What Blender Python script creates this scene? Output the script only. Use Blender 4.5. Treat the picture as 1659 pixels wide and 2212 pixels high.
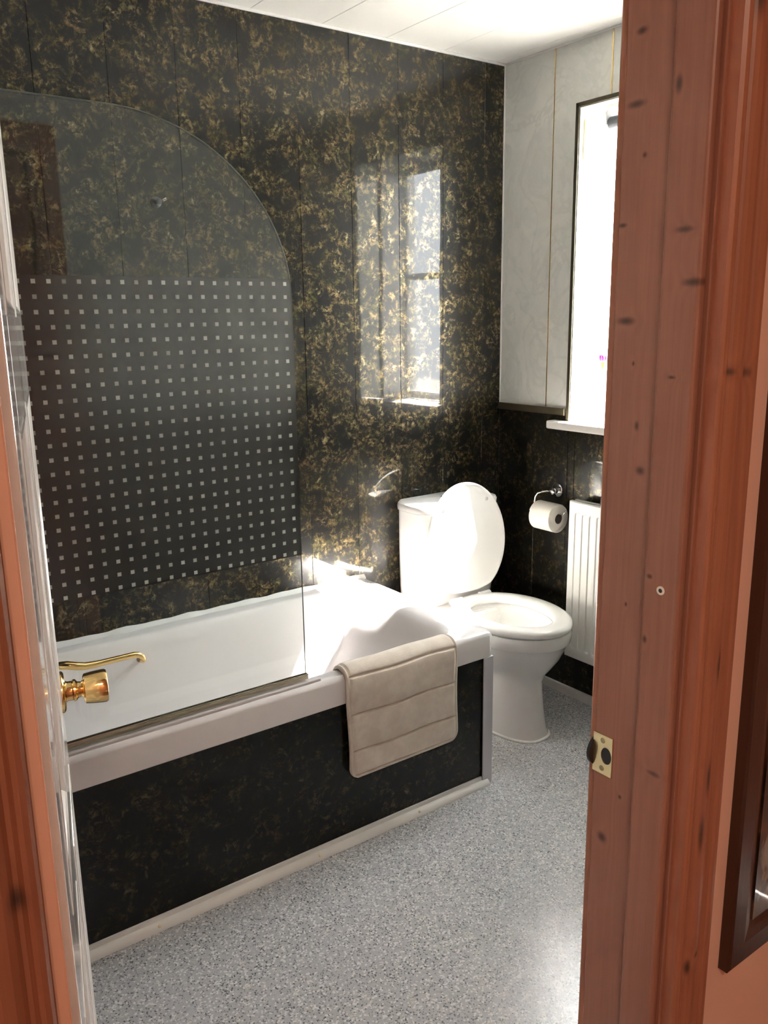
import bpy, bmesh, math, random
from mathutils import Vector, Matrix
random.seed(7)
S = bpy.context.scene
for o in list(bpy.data.objects): bpy.data.objects.remove(o)
COL = S.collection
# ---------------------------------------------------------------- camera
CAM = Vector((-2.38258, -2.49182, 1.45563))
FW = Vector((0.57065, 0.789917, -0.224475)); RT = Vector((0.808568, -0.588226, -0.014438)); UP = Vector((0.143447, 0.173264, 0.974373))
cd = bpy.data.cameras.new('camera'); cam = bpy.data.objects.new('camera', cd); COL.objects.link(cam)
cam.matrix_world = Matrix(((RT.x, UP.x, -FW.x, CAM.x), (RT.y, UP.y, -FW.y, CAM.y), (RT.z, UP.z, -FW.z, CAM.z), (0, 0, 0, 1)))
cd.sensor_fit = 'HORIZONTAL'; cd.sensor_width = 36.0; cd.lens = 1829.46 / 1659 * 36.0; cd.clip_start = 0.01
S.camera = cam
# ---------------------------------------------------------------- world, sun, lamps, exposure
w = bpy.data.worlds.new('world'); S.world = w; w.use_nodes = True
bg = w.node_tree.nodes['Background']; bg.inputs[0].default_value = (0.94, 0.96, 1.0, 1); bg.inputs[1].default_value = 9.5
sd = bpy.data.lights.new('sun', 'SUN'); sd.energy = 150; sd.angle = math.radians(2.5); sd.color = (1.0, 0.915, 0.85)
sun = bpy.data.objects.new('sun', sd); COL.objects.link(sun)
sun_el, sun_az = math.radians(54.5), math.radians(26)      # light travels towards -X and a little towards +Y
dirv = Vector((-math.cos(sun_el) * math.cos(sun_az), math.cos(sun_el) * math.sin(sun_az), -math.sin(sun_el)))
sun.rotation_euler = dirv.to_track_quat('-Z', 'Y').to_euler()
pd = bpy.data.lights.new('window_portal', 'AREA'); pd.shape = 'RECTANGLE'; pd.size = 1.08; pd.size_y = 0.66; pd.cycles.is_portal = True
po = bpy.data.objects.new('window_portal', pd); COL.objects.link(po); po.location = (0.22, -0.69, 1.61)
po.rotation_euler = Vector((-1, 0, 0)).to_track_quat('-Z', 'Y').to_euler()
HALL_W = 5.2
hl = bpy.data.lights.new('hall_lamp', 'AREA'); hl.shape = 'DISK'; hl.size = 0.35; hl.energy = HALL_W; hl.color = (1.0, 0.80, 0.64)
ho = bpy.data.objects.new('hall_lamp', hl); COL.objects.link(ho); ho.location = (-2.55, -3.15, 2.28)
S.view_settings.view_transform = 'Standard'; S.view_settings.look = 'None'; S.view_settings.gamma = 1.0
S.view_settings.use_curve_mapping = False; S.view_settings.exposure = 1.7

# ================================================================ helpers
class MB:
    def __init__(s): s.v = []; s.f = []
    def add(s, vs, fs):
        n = len(s.v); s.v += [tuple(v) for v in vs]; s.f += [tuple(i + n for i in f) for f in fs]; return s
    def box(s, x0, x1, y0, y1, z0, z1):
        x0, x1 = sorted((x0, x1)); y0, y1 = sorted((y0, y1)); z0, z1 = sorted((z0, z1))
        vs = [(x0, y0, z0), (x1, y0, z0), (x1, y1, z0), (x0, y1, z0), (x0, y0, z1), (x1, y0, z1), (x1, y1, z1), (x0, y1, z1)]
        return s.add(vs, [(0, 3, 2, 1), (4, 5, 6, 7), (0, 1, 5, 4), (1, 2, 6, 5), (2, 3, 7, 6), (3, 0, 4, 7)])
    def prism(s, pts, vec):
        n = len(pts); a = [Vector(p) for p in pts]; b = [p + Vector(vec) for p in a]
        nor = Vector((0, 0, 0))
        for i in range(n): nor += a[i].cross(a[(i + 1) % n])
        fs = [tuple(range(n)), tuple(reversed(range(n, 2 * n)))] + [(i, i + n, (i + 1) % n + n, (i + 1) % n) for i in range(n)]
        if nor.dot(Vector(vec)) > 0: fs = [tuple(reversed(f)) for f in fs]
        return s.add(a + b, fs)
    def loft(s, rings, cap0=True, cap1=True, closed=True):
        n = len(rings[0]); base = []
        for r in rings: base += [tuple(p) for p in r]
        fs = []
        for k in range(len(rings) - 1):
            for i in range(n if closed else n - 1):
                j = (i + 1) % n; fs.append((k * n + i, k * n + j, (k + 1) * n + j, (k + 1) * n + i))
        if cap0: fs.append(tuple(reversed(range(n))))
        if cap1: fs.append(tuple(range((len(rings) - 1) * n, len(rings) * n)))
        return s.add(base, fs)
    def tube(s, path, r, n=12, radii=None):
        P = [Vector(p) for p in path]; rings = []; ref = None
        for i, p in enumerate(P):
            t = (P[min(i + 1, len(P) - 1)] - P[max(i - 1, 0)]).normalized()
            if ref is None:
                ref = Vector((0, 0, 1)) if abs(t.z) < .9 else Vector((1, 0, 0))
            a = (ref - t * ref.dot(t)).normalized(); b = t.cross(a); ref = a
            rr = radii[i] if radii else r
            rings.append([p + a * rr * math.cos(2 * math.pi * k / n) + b * rr * math.sin(2 * math.pi * k / n) for k in range(n)])
        return s.loft(rings)
    def lathe(s, prof, o, axis, n=32):
        o = Vector(o); ax = Vector(axis).normalized(); ref = Vector((0, 0, 1)) if abs(ax.z) < .9 else Vector((1, 0, 0))
        a = (ref - ax * ref.dot(ax)).normalized(); b = ax.cross(a)
        rings = [[o + ax * h + (a * math.cos(2 * math.pi * k / n) + b * math.sin(2 * math.pi * k / n)) * max(r, 1e-5) for k in range(n)] for r, h in prof]
        return s.loft(rings)
    def build(s, name, m, parent=None, smooth=False, bevel=0, seg=2, angle=35):
        org = Vector((0, 0, 0))
        p = parent
        while p is not None: org += Vector(p.location); p = p.parent
        me = bpy.data.meshes.new(name); me.from_pydata([tuple(Vector(v) - org) for v in s.v], [], s.f); me.update()
        bm = bmesh.new(); bm.from_mesh(me); bmesh.ops.recalc_face_normals(bm, faces=bm.faces); bm.to_mesh(me); bm.free()
        o = bpy.data.objects.new(name, me); COL.objects.link(o)
        if m: me.materials.append(m)
        if parent: o.parent = parent
        if bevel:
            b = o.modifiers.new('bevel', 'BEVEL'); b.width = bevel; b.segments = seg; b.limit_method = 'ANGLE'; b.angle_limit = math.radians(angle); b.harden_normals = False
        if smooth:
            for f in me.polygons: f.use_smooth = True
            if bevel or smooth == 'auto':
                try: me.set_sharp_from_angle(angle=math.radians(40))
                except Exception: pass
        return o
def tag(o, label=None, cat=None, group=None, kind=None):
    if label: o['label'] = label
    if cat: o['category'] = cat
    if group: o['group'] = group
    if kind: o['kind'] = kind
    return o
def thing(name, label, cat, loc=(0, 0, 0), group=None):
    o = bpy.data.objects.new(name, None); COL.objects.link(o); o.location = loc; o.empty_display_size = .05
    return tag(o, label, cat, group)
def setting(name, loc=(0, 0, 0)):
    o = bpy.data.objects.new(name, None); COL.objects.link(o); o.location = loc; o['kind'] = 'structure'; return o
def ellipse(cx, cy, z, rx, ry, n=64, e=2.0, eggy=0.0):
    r = []
    for k in range(n):
        t = 2 * math.pi * k / n; c, s_ = math.cos(t), math.sin(t)
        x = rx * math.copysign(abs(c) ** (2 / e), c); y = ry * math.copysign(abs(s_) ** (2 / e), s_)
        x *= 1 + eggy * (y / ry)
        r.append((cx + x, cy + y, z))
    return r
def rrect(x0, x1, y0, y1, r, z, seg=8, m=10):
    # rounded rectangle ring with extra points along the straight sides
    pts = []
    cs = [(x1 - r, y1 - r, 0), (x0 + r, y1 - r, 90), (x0 + r, y0 + r, 180), (x1 - r, y0 + r, 270)]
    for k, (cx, cy, a0) in enumerate(cs):
        for i in range(seg + 1):
            a = math.radians(a0 + 90 * i / seg); pts.append((cx + r * math.cos(a), cy + r * math.sin(a), z))
        nx = cs[(k + 1) % 4]; a = math.radians(a0 + 90)
        p = Vector(pts[-1]); q = Vector((nx[0] + r * math.cos(a), nx[1] + r * math.sin(a), z))
        for i in range(1, m): pts.append(tuple(p.lerp(q, i / m)))
    return pts

# ================================================================ materials
def M(name, col=(.8, .8, .8), rough=.5, metal=0, spec=.5, coat=0, coatr=.03, sheen=0):
    m = bpy.data.materials.new(name); m.use_nodes = True; b = m.node_tree.nodes['Principled BSDF']
    b.inputs['Base Color'].default_value = (*col, 1); b.inputs['Roughness'].default_value = rough; b.inputs['Metallic'].default_value = metal
    b.inputs['Specular IOR Level'].default_value = spec; b.inputs['Coat Weight'].default_value = coat; b.inputs['Coat Roughness'].default_value = coatr
    if sheen: b.inputs['Sheen Weight'].default_value = sheen
    return m
class NG:
    def __init__(s, m): s.m = m; s.t = m.node_tree; s.b = s.t.nodes['Principled BSDF'] if 'Principled BSDF' in s.t.nodes else None
    def n(s, typ, **kw):
        d = s.t.nodes.new(typ)
        for k, v in kw.items(): setattr(d, k, v)
        return d
    def l(s, a, b): s.t.links.new(a, b)
    def val(s, sock, v):
        if isinstance(v, (int, float)): sock.default_value = v
        elif isinstance(v, tuple): sock.default_value = v
        else: s.l(v, sock)
    def math(s, op, a, b=0.0, c=0.0):
        d = s.n('ShaderNodeMath', operation=op); s.val(d.inputs[0], a); s.val(d.inputs[1], b); s.val(d.inputs[2], c); return d.outputs[0]
    def vmath(s, op, a, b=(0., 0., 0.)):
        d = s.n('ShaderNodeVectorMath', operation=op); s.val(d.inputs[0], a); s.val(d.inputs[1], b); return d.outputs[0]
    def pos(s): return s.n('ShaderNodeNewGeometry').outputs['Position']
    def noise(s, vec, scale, detail=3, rough=.5, dist=0, col=False):
        d = s.n('ShaderNodeTexNoise'); s.l(vec, d.inputs['Vector']); d.inputs['Scale'].default_value = scale; d.inputs['Detail'].default_value = detail
        d.inputs['Roughness'].default_value = rough; d.inputs['Distortion'].default_value = dist
        return d.outputs['Color' if col else 'Fac']
    def ss(s, v, a, b):  # smoothstep a..b
        d = s.n('ShaderNodeMapRange', interpolation_type='SMOOTHSTEP'); s.l(v, d.inputs[0]); d.inputs[1].default_value = a; d.inputs[2].default_value = b; return d.outputs[0]
    def mix(s, f, a, b):
        d = s.n('ShaderNodeMix', data_type='RGBA'); s.val(d.inputs[0], f); s.val(d.inputs[6], a); s.val(d.inputs[7], b); return d.outputs[2]
    def bump(s, h, strength=.2, dist=.002):
        d = s.n('ShaderNodeBump'); s.l(h, d.inputs['Height']); d.inputs['Strength'].default_value = strength; d.inputs['Distance'].default_value = dist; return d.outputs[0]

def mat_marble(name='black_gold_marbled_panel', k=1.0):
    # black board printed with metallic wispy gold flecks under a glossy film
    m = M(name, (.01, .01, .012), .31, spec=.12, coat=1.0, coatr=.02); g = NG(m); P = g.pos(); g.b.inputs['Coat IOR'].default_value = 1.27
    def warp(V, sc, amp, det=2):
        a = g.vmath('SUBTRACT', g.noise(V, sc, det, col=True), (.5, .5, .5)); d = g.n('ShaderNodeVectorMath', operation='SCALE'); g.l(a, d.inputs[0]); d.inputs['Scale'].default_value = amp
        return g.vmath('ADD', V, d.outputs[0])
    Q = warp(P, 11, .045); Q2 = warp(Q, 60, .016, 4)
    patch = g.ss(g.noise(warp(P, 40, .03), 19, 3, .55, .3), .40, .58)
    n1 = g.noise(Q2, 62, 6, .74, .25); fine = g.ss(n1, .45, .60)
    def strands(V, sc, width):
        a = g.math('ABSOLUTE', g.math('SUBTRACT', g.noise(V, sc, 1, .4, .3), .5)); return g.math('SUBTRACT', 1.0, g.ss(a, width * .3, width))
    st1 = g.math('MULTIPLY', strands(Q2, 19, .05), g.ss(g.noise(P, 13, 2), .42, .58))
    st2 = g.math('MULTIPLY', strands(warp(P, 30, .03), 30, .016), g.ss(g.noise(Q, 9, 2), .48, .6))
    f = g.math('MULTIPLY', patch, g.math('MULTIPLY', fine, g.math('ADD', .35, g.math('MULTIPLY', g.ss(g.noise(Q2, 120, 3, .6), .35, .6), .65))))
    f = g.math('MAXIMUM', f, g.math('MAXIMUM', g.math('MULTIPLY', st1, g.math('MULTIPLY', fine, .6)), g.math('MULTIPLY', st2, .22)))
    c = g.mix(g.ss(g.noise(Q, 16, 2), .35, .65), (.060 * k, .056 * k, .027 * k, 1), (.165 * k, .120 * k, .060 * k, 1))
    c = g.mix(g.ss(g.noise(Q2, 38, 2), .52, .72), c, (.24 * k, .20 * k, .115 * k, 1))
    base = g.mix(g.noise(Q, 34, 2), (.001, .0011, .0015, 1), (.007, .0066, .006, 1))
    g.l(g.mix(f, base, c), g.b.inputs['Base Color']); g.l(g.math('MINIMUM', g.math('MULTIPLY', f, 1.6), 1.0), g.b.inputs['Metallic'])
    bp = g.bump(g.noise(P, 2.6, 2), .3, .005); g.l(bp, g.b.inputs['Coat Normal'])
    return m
def mat_white_panel():
    m = M('pale_grey_marble_panel', rough=.35, spec=.4, coat=.35, coatr=.12); g = NG(m); P = g.pos()
    n1 = g.noise(P, 6, 5, .6, 1.2); v = g.ss(g.math('ABSOLUTE', g.math('SUBTRACT', g.noise(P, 4, 4, .55, 1.6), .5)), .0, .05)
    c = g.mix(g.ss(n1, .35, .7), (.70, .71, .67, 1), (.78, .78, .74, 1)); g.l(g.mix(v, (.67, .68, .64, 1), c), g.b.inputs['Base Color'])
    return m
def mat_floor():
    m = M('speckled_grey_vinyl', rough=.24, spec=.5); g = NG(m); P = g.pos()
    def vor(sc, out='Color'):
        d = g.n('ShaderNodeTexVoronoi'); g.l(P, d.inputs['Vector']); d.inputs['Scale'].default_value = sc; return d.outputs[out]
    def sep(c, i):
        d = g.n('ShaderNodeSeparateColor'); g.l(c, d.inputs[0]); return d.outputs[i]
    a = vor(280); ra = sep(a, 0)
    c = g.mix(ra, (.36, .365, .385, 1), (.55, .555, .57, 1))
    c = g.mix(g.ss(g.noise(P, 150, 3, .6), .35, .65), c, (.44, .445, .455, 1))
    b = vor(330); dk = g.ss(sep(b, 1), .86, .90); c = g.mix(g.math('MULTIPLY', dk, .85), c, (.05, .055, .07, 1))
    w_ = vor(240); lt = g.ss(sep(w_, 2), .84, .88); c = g.mix(g.math('MULTIPLY', lt, .75), c, (.80, .80, .78, 1))
    big = vor(75); bl = g.ss(sep(big, 1), .955, .965); c = g.mix(g.math('MULTIPLY', bl, g.math('MULTIPLY', g.ss(g.noise(P, 200, 2), .45, .6), .7)), c, (.66, .65, .56, 1))
    c = g.mix(g.ss(g.noise(P, 9, 3), .3, .75), c, g.mix(.22, c, (.50, .50, .56, 1)))
    g.l(c, g.b.inputs['Base Color']); g.l(g.bump(g.noise(P, 160, 2), .25, .0008), g.b.inputs['Normal'])
    return m
def mat_pine(name, knots=(), axis='Y', base=((.20, .085, .042), (.29, .135, .070)), rough=.42):
    """knots: (horizontal, z, half width, half height); horizontal is world Y or X"""
    m = M(name, rough=rough, spec=.35, coat=.15, coatr=.25); g = NG(m); P = g.pos()
    sx = g.n('ShaderNodeSeparateXYZ'); g.l(P, sx.inputs[0]); h = sx.outputs[1 if axis == 'Y' else 0]; z = sx.outputs[2]
    km = None; warp = None
    for (kh, kz, kw, kt) in knots:
        dx = g.math('DIVIDE', g.math('SUBTRACT', h, kh), kw); dz = g.math('DIVIDE', g.math('SUBTRACT', z, kz), kt)
        d2 = g.math('ADD', g.math('MULTIPLY', dx, dx), g.math('MULTIPLY', dz, dz)); d = g.math('SQRT', d2)
        k = g.math('SUBTRACT', 1.0, g.ss(d, .1, 1.5)); km = k if km is None else g.math('MAXIMUM', km, k)
        wz = g.math('DIVIDE', 1.0, g.math('ADD', 1.0, g.math('MULTIPLY', d2, .35))); warp = wz if warp is None else g.math('ADD', warp, wz)
    mp = g.n('ShaderNodeMapping'); g.l(P, mp.inputs[0]); mp.inputs['Scale'].default_value = (1, 1, .045)
    low = g.noise(mp.outputs[0], 18, 2, .5)
    v = g.math('ADD', g.math('MULTIPLY', low, 9.0), g.math('MULTIPLY', h, 60.0))
    if warp is not None: v = g.math('ADD', v, g.math('MULTIPLY', warp, 1.2))
    rings = g.math('ADD', g.math('MULTIPLY', g.math('SINE', g.math('MULTIPLY', v, 6.0)), .5), .5)
    mp2 = g.n('ShaderNodeMapping'); g.l(P, mp2.inputs[0]); mp2.inputs['Scale'].default_value = (1, 1, .02)
    fib = g.noise(mp2.outputs[0], 420, 3, .6)
    c = g.mix(g.math('MULTIPLY', rings, .38), (*base[1], 1), (*base[0], 1))
    c = g.mix(g.math('MULTIPLY', g.ss(fib, .35, .7), .18), c, tuple(x * .7 for x in base[0]) + (1,))
    c = g.mix(g.math('MULTIPLY', g.ss(g.noise(mp2.outputs[0], 11, 3), .45, .75), .4), c, (*[x * 1.25 for x in base[1]], 1))
    if km is not None: c = g.mix(g.math('MULTIPLY', km, .85), c, (.03, .018, .013, 1))
    g.l(c, g.b.inputs['Base Color']); g.l(g.bump(fib, .12, .001), g.b.inputs['Normal'])
    return m
def schlick(g, f0=.04):
    # thin-pane reflectance from the angle of incidence, the same on both faces
    ge = g.n('ShaderNodeNewGeometry'); d = g.n('ShaderNodeVectorMath', operation='DOT_PRODUCT'); g.l(ge.outputs['Incoming'], d.inputs[0]); g.l(ge.outputs['Normal'], d.inputs[1])
    a = g.math('SUBTRACT', 1.0, g.math('ABSOLUTE', d.outputs['Value'])); p = g.math('POWER', a, 5.0); return g.math('ADD', f0, g.math('MULTIPLY', p, 1 - f0))
def mat_clear_glass(name, tint=(.97, .985, .975)):
    m = bpy.data.materials.new(name); m.use_nodes = True; g = NG(m); t = g.t
    t.nodes.remove(t.nodes['Principled BSDF']); out = t.nodes['Material Output']
    tr = g.n('ShaderNodeBsdfTransparent'); tr.inputs[0].default_value = (*tint, 1); gl = g.n('ShaderNodeBsdfGlossy'); gl.inputs['Roughness'].default_value = .01
    mx = g.n('ShaderNodeMixShader')
    g.l(schlick(g), mx.inputs[0]); g.l(tr.outputs[0], mx.inputs[1]); g.l(gl.outputs[0], mx.inputs[2]); g.l(mx.outputs[0], out.inputs[0])
    return m
def mat_frosted(x_right, z_top, pitch, sq):
    """etched glass band: milky between, whiter small squares"""
    m = bpy.data.materials.new('etched_glass_with_squares'); m.use_nodes = True; g = NG(m); t = g.t
    t.nodes.remove(t.nodes['Principled BSDF']); out = t.nodes['Material Output']; P = g.pos()
    sx = g.n('ShaderNodeSeparateXYZ'); g.l(P, sx.inputs[0])
    def cell(v, o):
        a = g.math('DIVIDE', g.math('SUBTRACT', v, o), pitch); fr = g.math('SUBTRACT', a, g.math('ROUND', a))
        return g.math('LESS_THAN', g.math('ABSOLUTE', fr), sq / pitch / 2)
    mask = g.math('MULTIPLY', cell(sx.outputs[0], x_right), cell(sx.outputs[2], z_top))
    df = g.n('ShaderNodeBsdfDiffuse'); df.inputs[0].default_value = (.56, .58, .56, 1); tl = g.n('ShaderNodeBsdfTranslucent'); tl.inputs[0].default_value = (.56, .58, .56, 1)
    dk = g.n('ShaderNodeBsdfDiffuse'); dk.inputs[0].default_value = (.012, .012, .011, 1); hz = g.n('ShaderNodeBsdfTranslucent'); hz.inputs[0].default_value = (.07, .07, .065, 1)
    gl = g.n('ShaderNodeBsdfGlossy'); gl.inputs['Roughness'].default_value = .22
    m1 = g.n('ShaderNodeMixShader'); m1.inputs[0].default_value = .5; g.l(hz.outputs[0], m1.inputs[1]); g.l(dk.outputs[0], m1.inputs[2])
    sqs = g.n('ShaderNodeMixShader'); sqs.inputs[0].default_value = .5; g.l(df.outputs[0], sqs.inputs[1]); g.l(tl.outputs[0], sqs.inputs[2])
    m2 = g.n('ShaderNodeMixShader'); g.l(mask, m2.inputs[0]); g.l(m1.outputs[0], m2.inputs[1]); g.l(sqs.outputs[0], m2.inputs[2])
    m3 = g.n('ShaderNodeMixShader'); g.l(schlick(g, .10), m3.inputs[0]); g.l(m2.outputs[0], m3.inputs[1]); g.l(gl.outputs[0], m3.inputs[2]); g.l(m3.outputs[0], out.inputs[0])
    return m
def mat_obscure():
    m = bpy.data.materials.new('obscure_window_glass'); m.use_nodes = True; g = NG(m); t = g.t
    t.nodes.remove(t.nodes['Principled BSDF']); out = t.nodes['Material Output']
    tl = g.n('ShaderNodeBsdfTranslucent'); tl.inputs[0].default_value = (.30, .31, .30, 1)
    g.l(tl.outputs[0], out.inputs[0]); return m
def mat_towel():
    m = M('greige_velour_mat', rough=.95, spec=.1, sheen=.5); g = NG(m); P = g.pos()
    c = g.mix(g.ss(g.noise(P, 22, 4, .6), .35, .7), (.66, .58, .50, 1), (.76, .69, .60, 1)); c = g.mix(g.math('MULTIPLY', g.noise(P, 500, 2), .25), c, (.42, .36, .31, 1))
    g.l(c, g.b.inputs['Base Color']); g.l(g.bump(g.noise(P, 650, 2), .5, .0012), g.b.inputs['Normal']); return m
marble = mat_marble(); marble_bath_shade = mat_marble('shaded_black_marbled_panel', .38); marble_dado_shade = mat_marble('shaded_marbled_dado_panel', .6); whitep = mat_white_panel(); vinyl = mat_floor()  # bath and dado copies of the same boards, shade put into their fleck colour
acrylic = M('white_acrylic', (.82, .80, .805), .16, spec=.5, coat=.3)
ceramic = M('white_ceramic', (.86, .85, .83), .09, spec=.5, coat=.5)
seatm = M('white_seat_plastic', (.86, .855, .83), .13)
upvc = M('white_upvc', (.82, .82, .80), .3)
ceil_m = M('white_ceiling_panel', (.90, .89, .86), .3)
caulk = M('white_sealant', (.85, .85, .84), .45)
lilac = M('grey_white_trim', (.62, .61, .66), .35)
radm = M('white_enamel', (.84, .84, .80), .25)
brass = M('polished_brass', (.83, .58, .25), .13, metal=1); brass2 = M('pale_brass', (.86, .74, .44), .28, metal=1)
chrome = M('chrome', (.85, .85, .86), .06, metal=1); black = M('black_plastic', (.012, .012, .013), .35)
bronze = M('dark_bronze_trim', (.055, .045, .028), .3, metal=.4); goldm = M('gold_strip', (.72, .52, .22), .25, metal=.8)
doorw = M('gloss_white_door_paint', (.80, .77, .73), .16, coat=.5, coatr=.06)
pinkw = M('warm_pink_wall_paint', (.80, .52, .40), .85, spec=.2)
darkw = mat_pine('dark_stained_frame_wood', (), 'X', ((.030, .010, .006), (.055, .020, .010)), .35)
paperm = M('toilet_paper', (.80, .76, .70), .95, spec=.1); cardm = M('cardboard', (.22, .20, .18), .9)
pine_y = [(-1.861, 1.745, .007, .004), (-1.858, 1.674, .012, .004), (-1.872, 1.621, .003, .003), (-1.847, 1.551, .006, .0025), (-1.858, 1.447, .012, .0045), (-1.871, 1.400, .002, .003),
          (-1.888, 1.279, .006, .005), (-1.859, .790, .007, .007), (-1.884, .860, .0025, .003), (-1.878, 1.115, .002, .003), (-1.880, 1.33, .003, .006)]
pine_s = [(-1.919, 1.680, .004, .009), (-1.936, 1.539, .011, .0035), (-1.950, 1.486, .013, .0045), (-1.931, 1.388, .005, .002), (-1.964, 1.284, .001, .012), (-1.918, 1.162, .004, .003),
          (-1.939, .922, .009, .0035), (-1.916, 1.085, .003, .005), (-1.93, .45, .01, .006)]
pine_a = [(-1.562, 1.394, .009, .0045), (-1.531, 1.392, .008, .006), (-1.568, 1.248, .0025, .004), (-1.545, .918, .004, .022), (-1.551, .845, .004, .026), (-1.540, .673, .006, .004),
          (-1.566, .939, .0022, .003), (-1.566, 1.637, .0022, .004), (-1.541, 1.06, .005, .018), (-1.557, 1.755, .006, .022), (-1.556, .66, .004, .012)]
PB = ((.26, .118, .078), (.33, .155, .104)); PA = ((.28, .105, .058), (.39, .160, .088))
pineJ = mat_pine('knotty_pine_jamb', pine_y, 'Y', PB); pineS = mat_pine('knotty_pine_stop', pine_s, 'Y', PB); pineA = mat_pine('knotty_pine_architrave', pine_a, 'X', PA)
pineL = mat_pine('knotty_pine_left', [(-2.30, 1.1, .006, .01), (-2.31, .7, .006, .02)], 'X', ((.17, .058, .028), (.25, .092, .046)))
clearg = mat_clear_glass('clear_glass')

# ================================================================ setting
H = 2.357; XL = -2.40; YF = -1.841; YH = -1.962; JX = -1.5826; LX = CAM.x + .101
fl = setting('floor'); MB().box(XL - .1, .0, YF - .13, 0, -.05, 0).build('vinyl_sheet', vinyl, fl)
# ceiling with 250 mm panels running along Y
ce = setting('ceiling')
MB().box(XL - .1, .2, YF, .1, H + .012, H + .1).build('ceiling_board', upvc, ce)
pm = None; x = -.05; first = True
def ceil_panel(x0, x1):
    b = MB(); e = .0016
    b.prism([(x0, YF, H + .012), (x0, YF, H + e), (x0 + e * 1.4, YF, H), (x1 - e * 1.4, YF, H), (x1, YF, H + e), (x1, YF, H + .012)], (0, -YF, 0))
    return b.build('panel', ceil_m, ce)
ceil_panel(-.05, 0)
src = ceil_panel(-.30, -.05)
for k in range(1, 9):
    c = src.copy(); COL.objects.link(c); c.parent = ce; c.location.x = -.25 * k
ceil_panel(XL, -2.30)
# black marbled back wall, 200 mm boards with V joints
wb = setting('wall_back')
MB().box(XL - .1, .2, .009, .12, 0, H + .1).build('backing_board', black, wb)
def back_panel(x0, x1):
    e = .0011
    return MB().prism([(x0, .009, 0), (x0, e, 0), (x0 + e, 0, 0), (x1 - e, 0, 0), (x1, e, 0), (x1, .009, 0)], (0, 0, H)).build('panel', marble, wb)
back_panel(-.098, 0); src = back_panel(-.298, -.098)
for k in range(1, 11):
    c = src.copy(); COL.objects.link(c); c.parent = wb; c.location.x = -.2 * k
back_panel(XL, -2.298)
# window wall (right)
WY0, WY1, WZ0, WZ1 = -.366, -.80, 1.075, 2.145       # main opening
SY0, SY1 = -.815, -1.0                                # narrow side light
PZ = 1.112
wr = setting('wall_right'); T = .20; g_ = .009
b = MB()
b.box(g_, T, 0, WY0, 0, H + .1); b.box(g_, T, WY0, SY1, 0, WZ0 - .03); b.box(g_, T, WY0, SY0, WZ1, H + .1); b.box(g_, .03, SY0, SY1, WZ1, H + .1); b.box(g_, T, WY1, SY0, WZ0 - .03, WZ1); b.box(g_, T, SY1 - .15, YF - .2, 0, H + .1); b.box(g_, .03, SY1, SY1 - .15, 0, H + .1)
b.build('wall_core', upvc, wr)
def wr_panel(y0, y1, z0, z1, m): 
    e = .0016   # board face at x=0, boards joined along Y
    return MB().prism([(g_, y0, z0), (e, y0, z0), (0, y0 - e, z0), (0, y1 + e, z0), (e, y1, z0), (g_, y1, z0)], (0, 0, z1 - z0)).build('panel', m, wr)
for k in range(10):
    y0 = -.2 * k; y1 = max(-.2 * (k + 1), YF); top = PZ - .012 if y1 > WY0 or y0 <= SY1 + .001 else WZ0 - .03
    if y0 > WY0 > y1:
        wr_panel(y0, WY0, 0, PZ - .012, marble_dado_shade); wr_panel(WY0, y1, 0, WZ0 - .03, marble_dado_shade)
    else: wr_panel(y0, y1, 0, top, marble_dado_shade)
wr_panel(0, -.249, PZ, H, whitep)
def lpanel(y0, y1, yo):   # board notched round the window opening
    pts = [(0, y0, PZ), (0, yo, PZ), (0, yo, WZ1), (0, y1, WZ1), (0, y1, H), (0, y0, H)]
    return MB().prism(pts, (g_, 0, 0)).build('panel', whitep, wr)
lpanel(-.252, -.499, WY0)
wr_panel(-.502, -.749, WZ1, H, whitep); wr_panel(-.752, -.999, WZ1, H, whitep); wr_panel(-1.002, -1.249, PZ, H, whitep); wr_panel(-1.252, -1.499, PZ, H, whitep); wr_panel(-1.502, YF, PZ, H, whitep)
MB().box(0, g_, WY1, SY0, WZ0, WZ1).build('panel', whitep, wr)
for y, z0 in ((-.2505, PZ), (-.5005, WZ1 + .012), (-.7505, WZ1 + .012), (-1.0005, PZ), (-1.2505, PZ), (-1.5005, PZ)):
    tag(MB().box(-.0012, .004, y - .0022, y + .0022, z0, H).build('gold_strip', goldm, wr), 'thin gold jointing strip')
# front wall (door wall)
wf = setting('wall_front'); DH = 2.0
b = MB(); b.box(XL - .1, LX - .03, YF - .009, YH, 0, H + .1); b.box(JX + .03, .2, YF - .009, YH, 0, H + .1); b.box(LX - .03, JX + .03, YF - .009, YH, DH + .03, H + .1)
b.build('wall_core', pinkw, wf)
MB().box(JX + .03, 0, YF, YF - .009, 0, PZ - .012).build('panel', marble_dado_shade, wf)
xs = [JX + .075, -1.25, -1.0, -.75, -.5, -.25, 0]
for a, c in zip(xs[:-1], xs[1:]): MB().box(a, c - .002, YF, YF - .009, PZ, H).build('panel', whitep, wf, bevel=.001)
MB().box(XL, LX - .075, YF, YF - .009, 0, H).build('panel', whitep, wf); MB().box(LX - .075, JX + .075, YF, YF - .009, DH + .08, H).build('panel', whitep, wf)
wl = setting('wall_left'); b = MB().box(XL - .1, XL, YF - .1, .1, 0, H + .1); b.build('wall_core', marble, wl)
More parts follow.
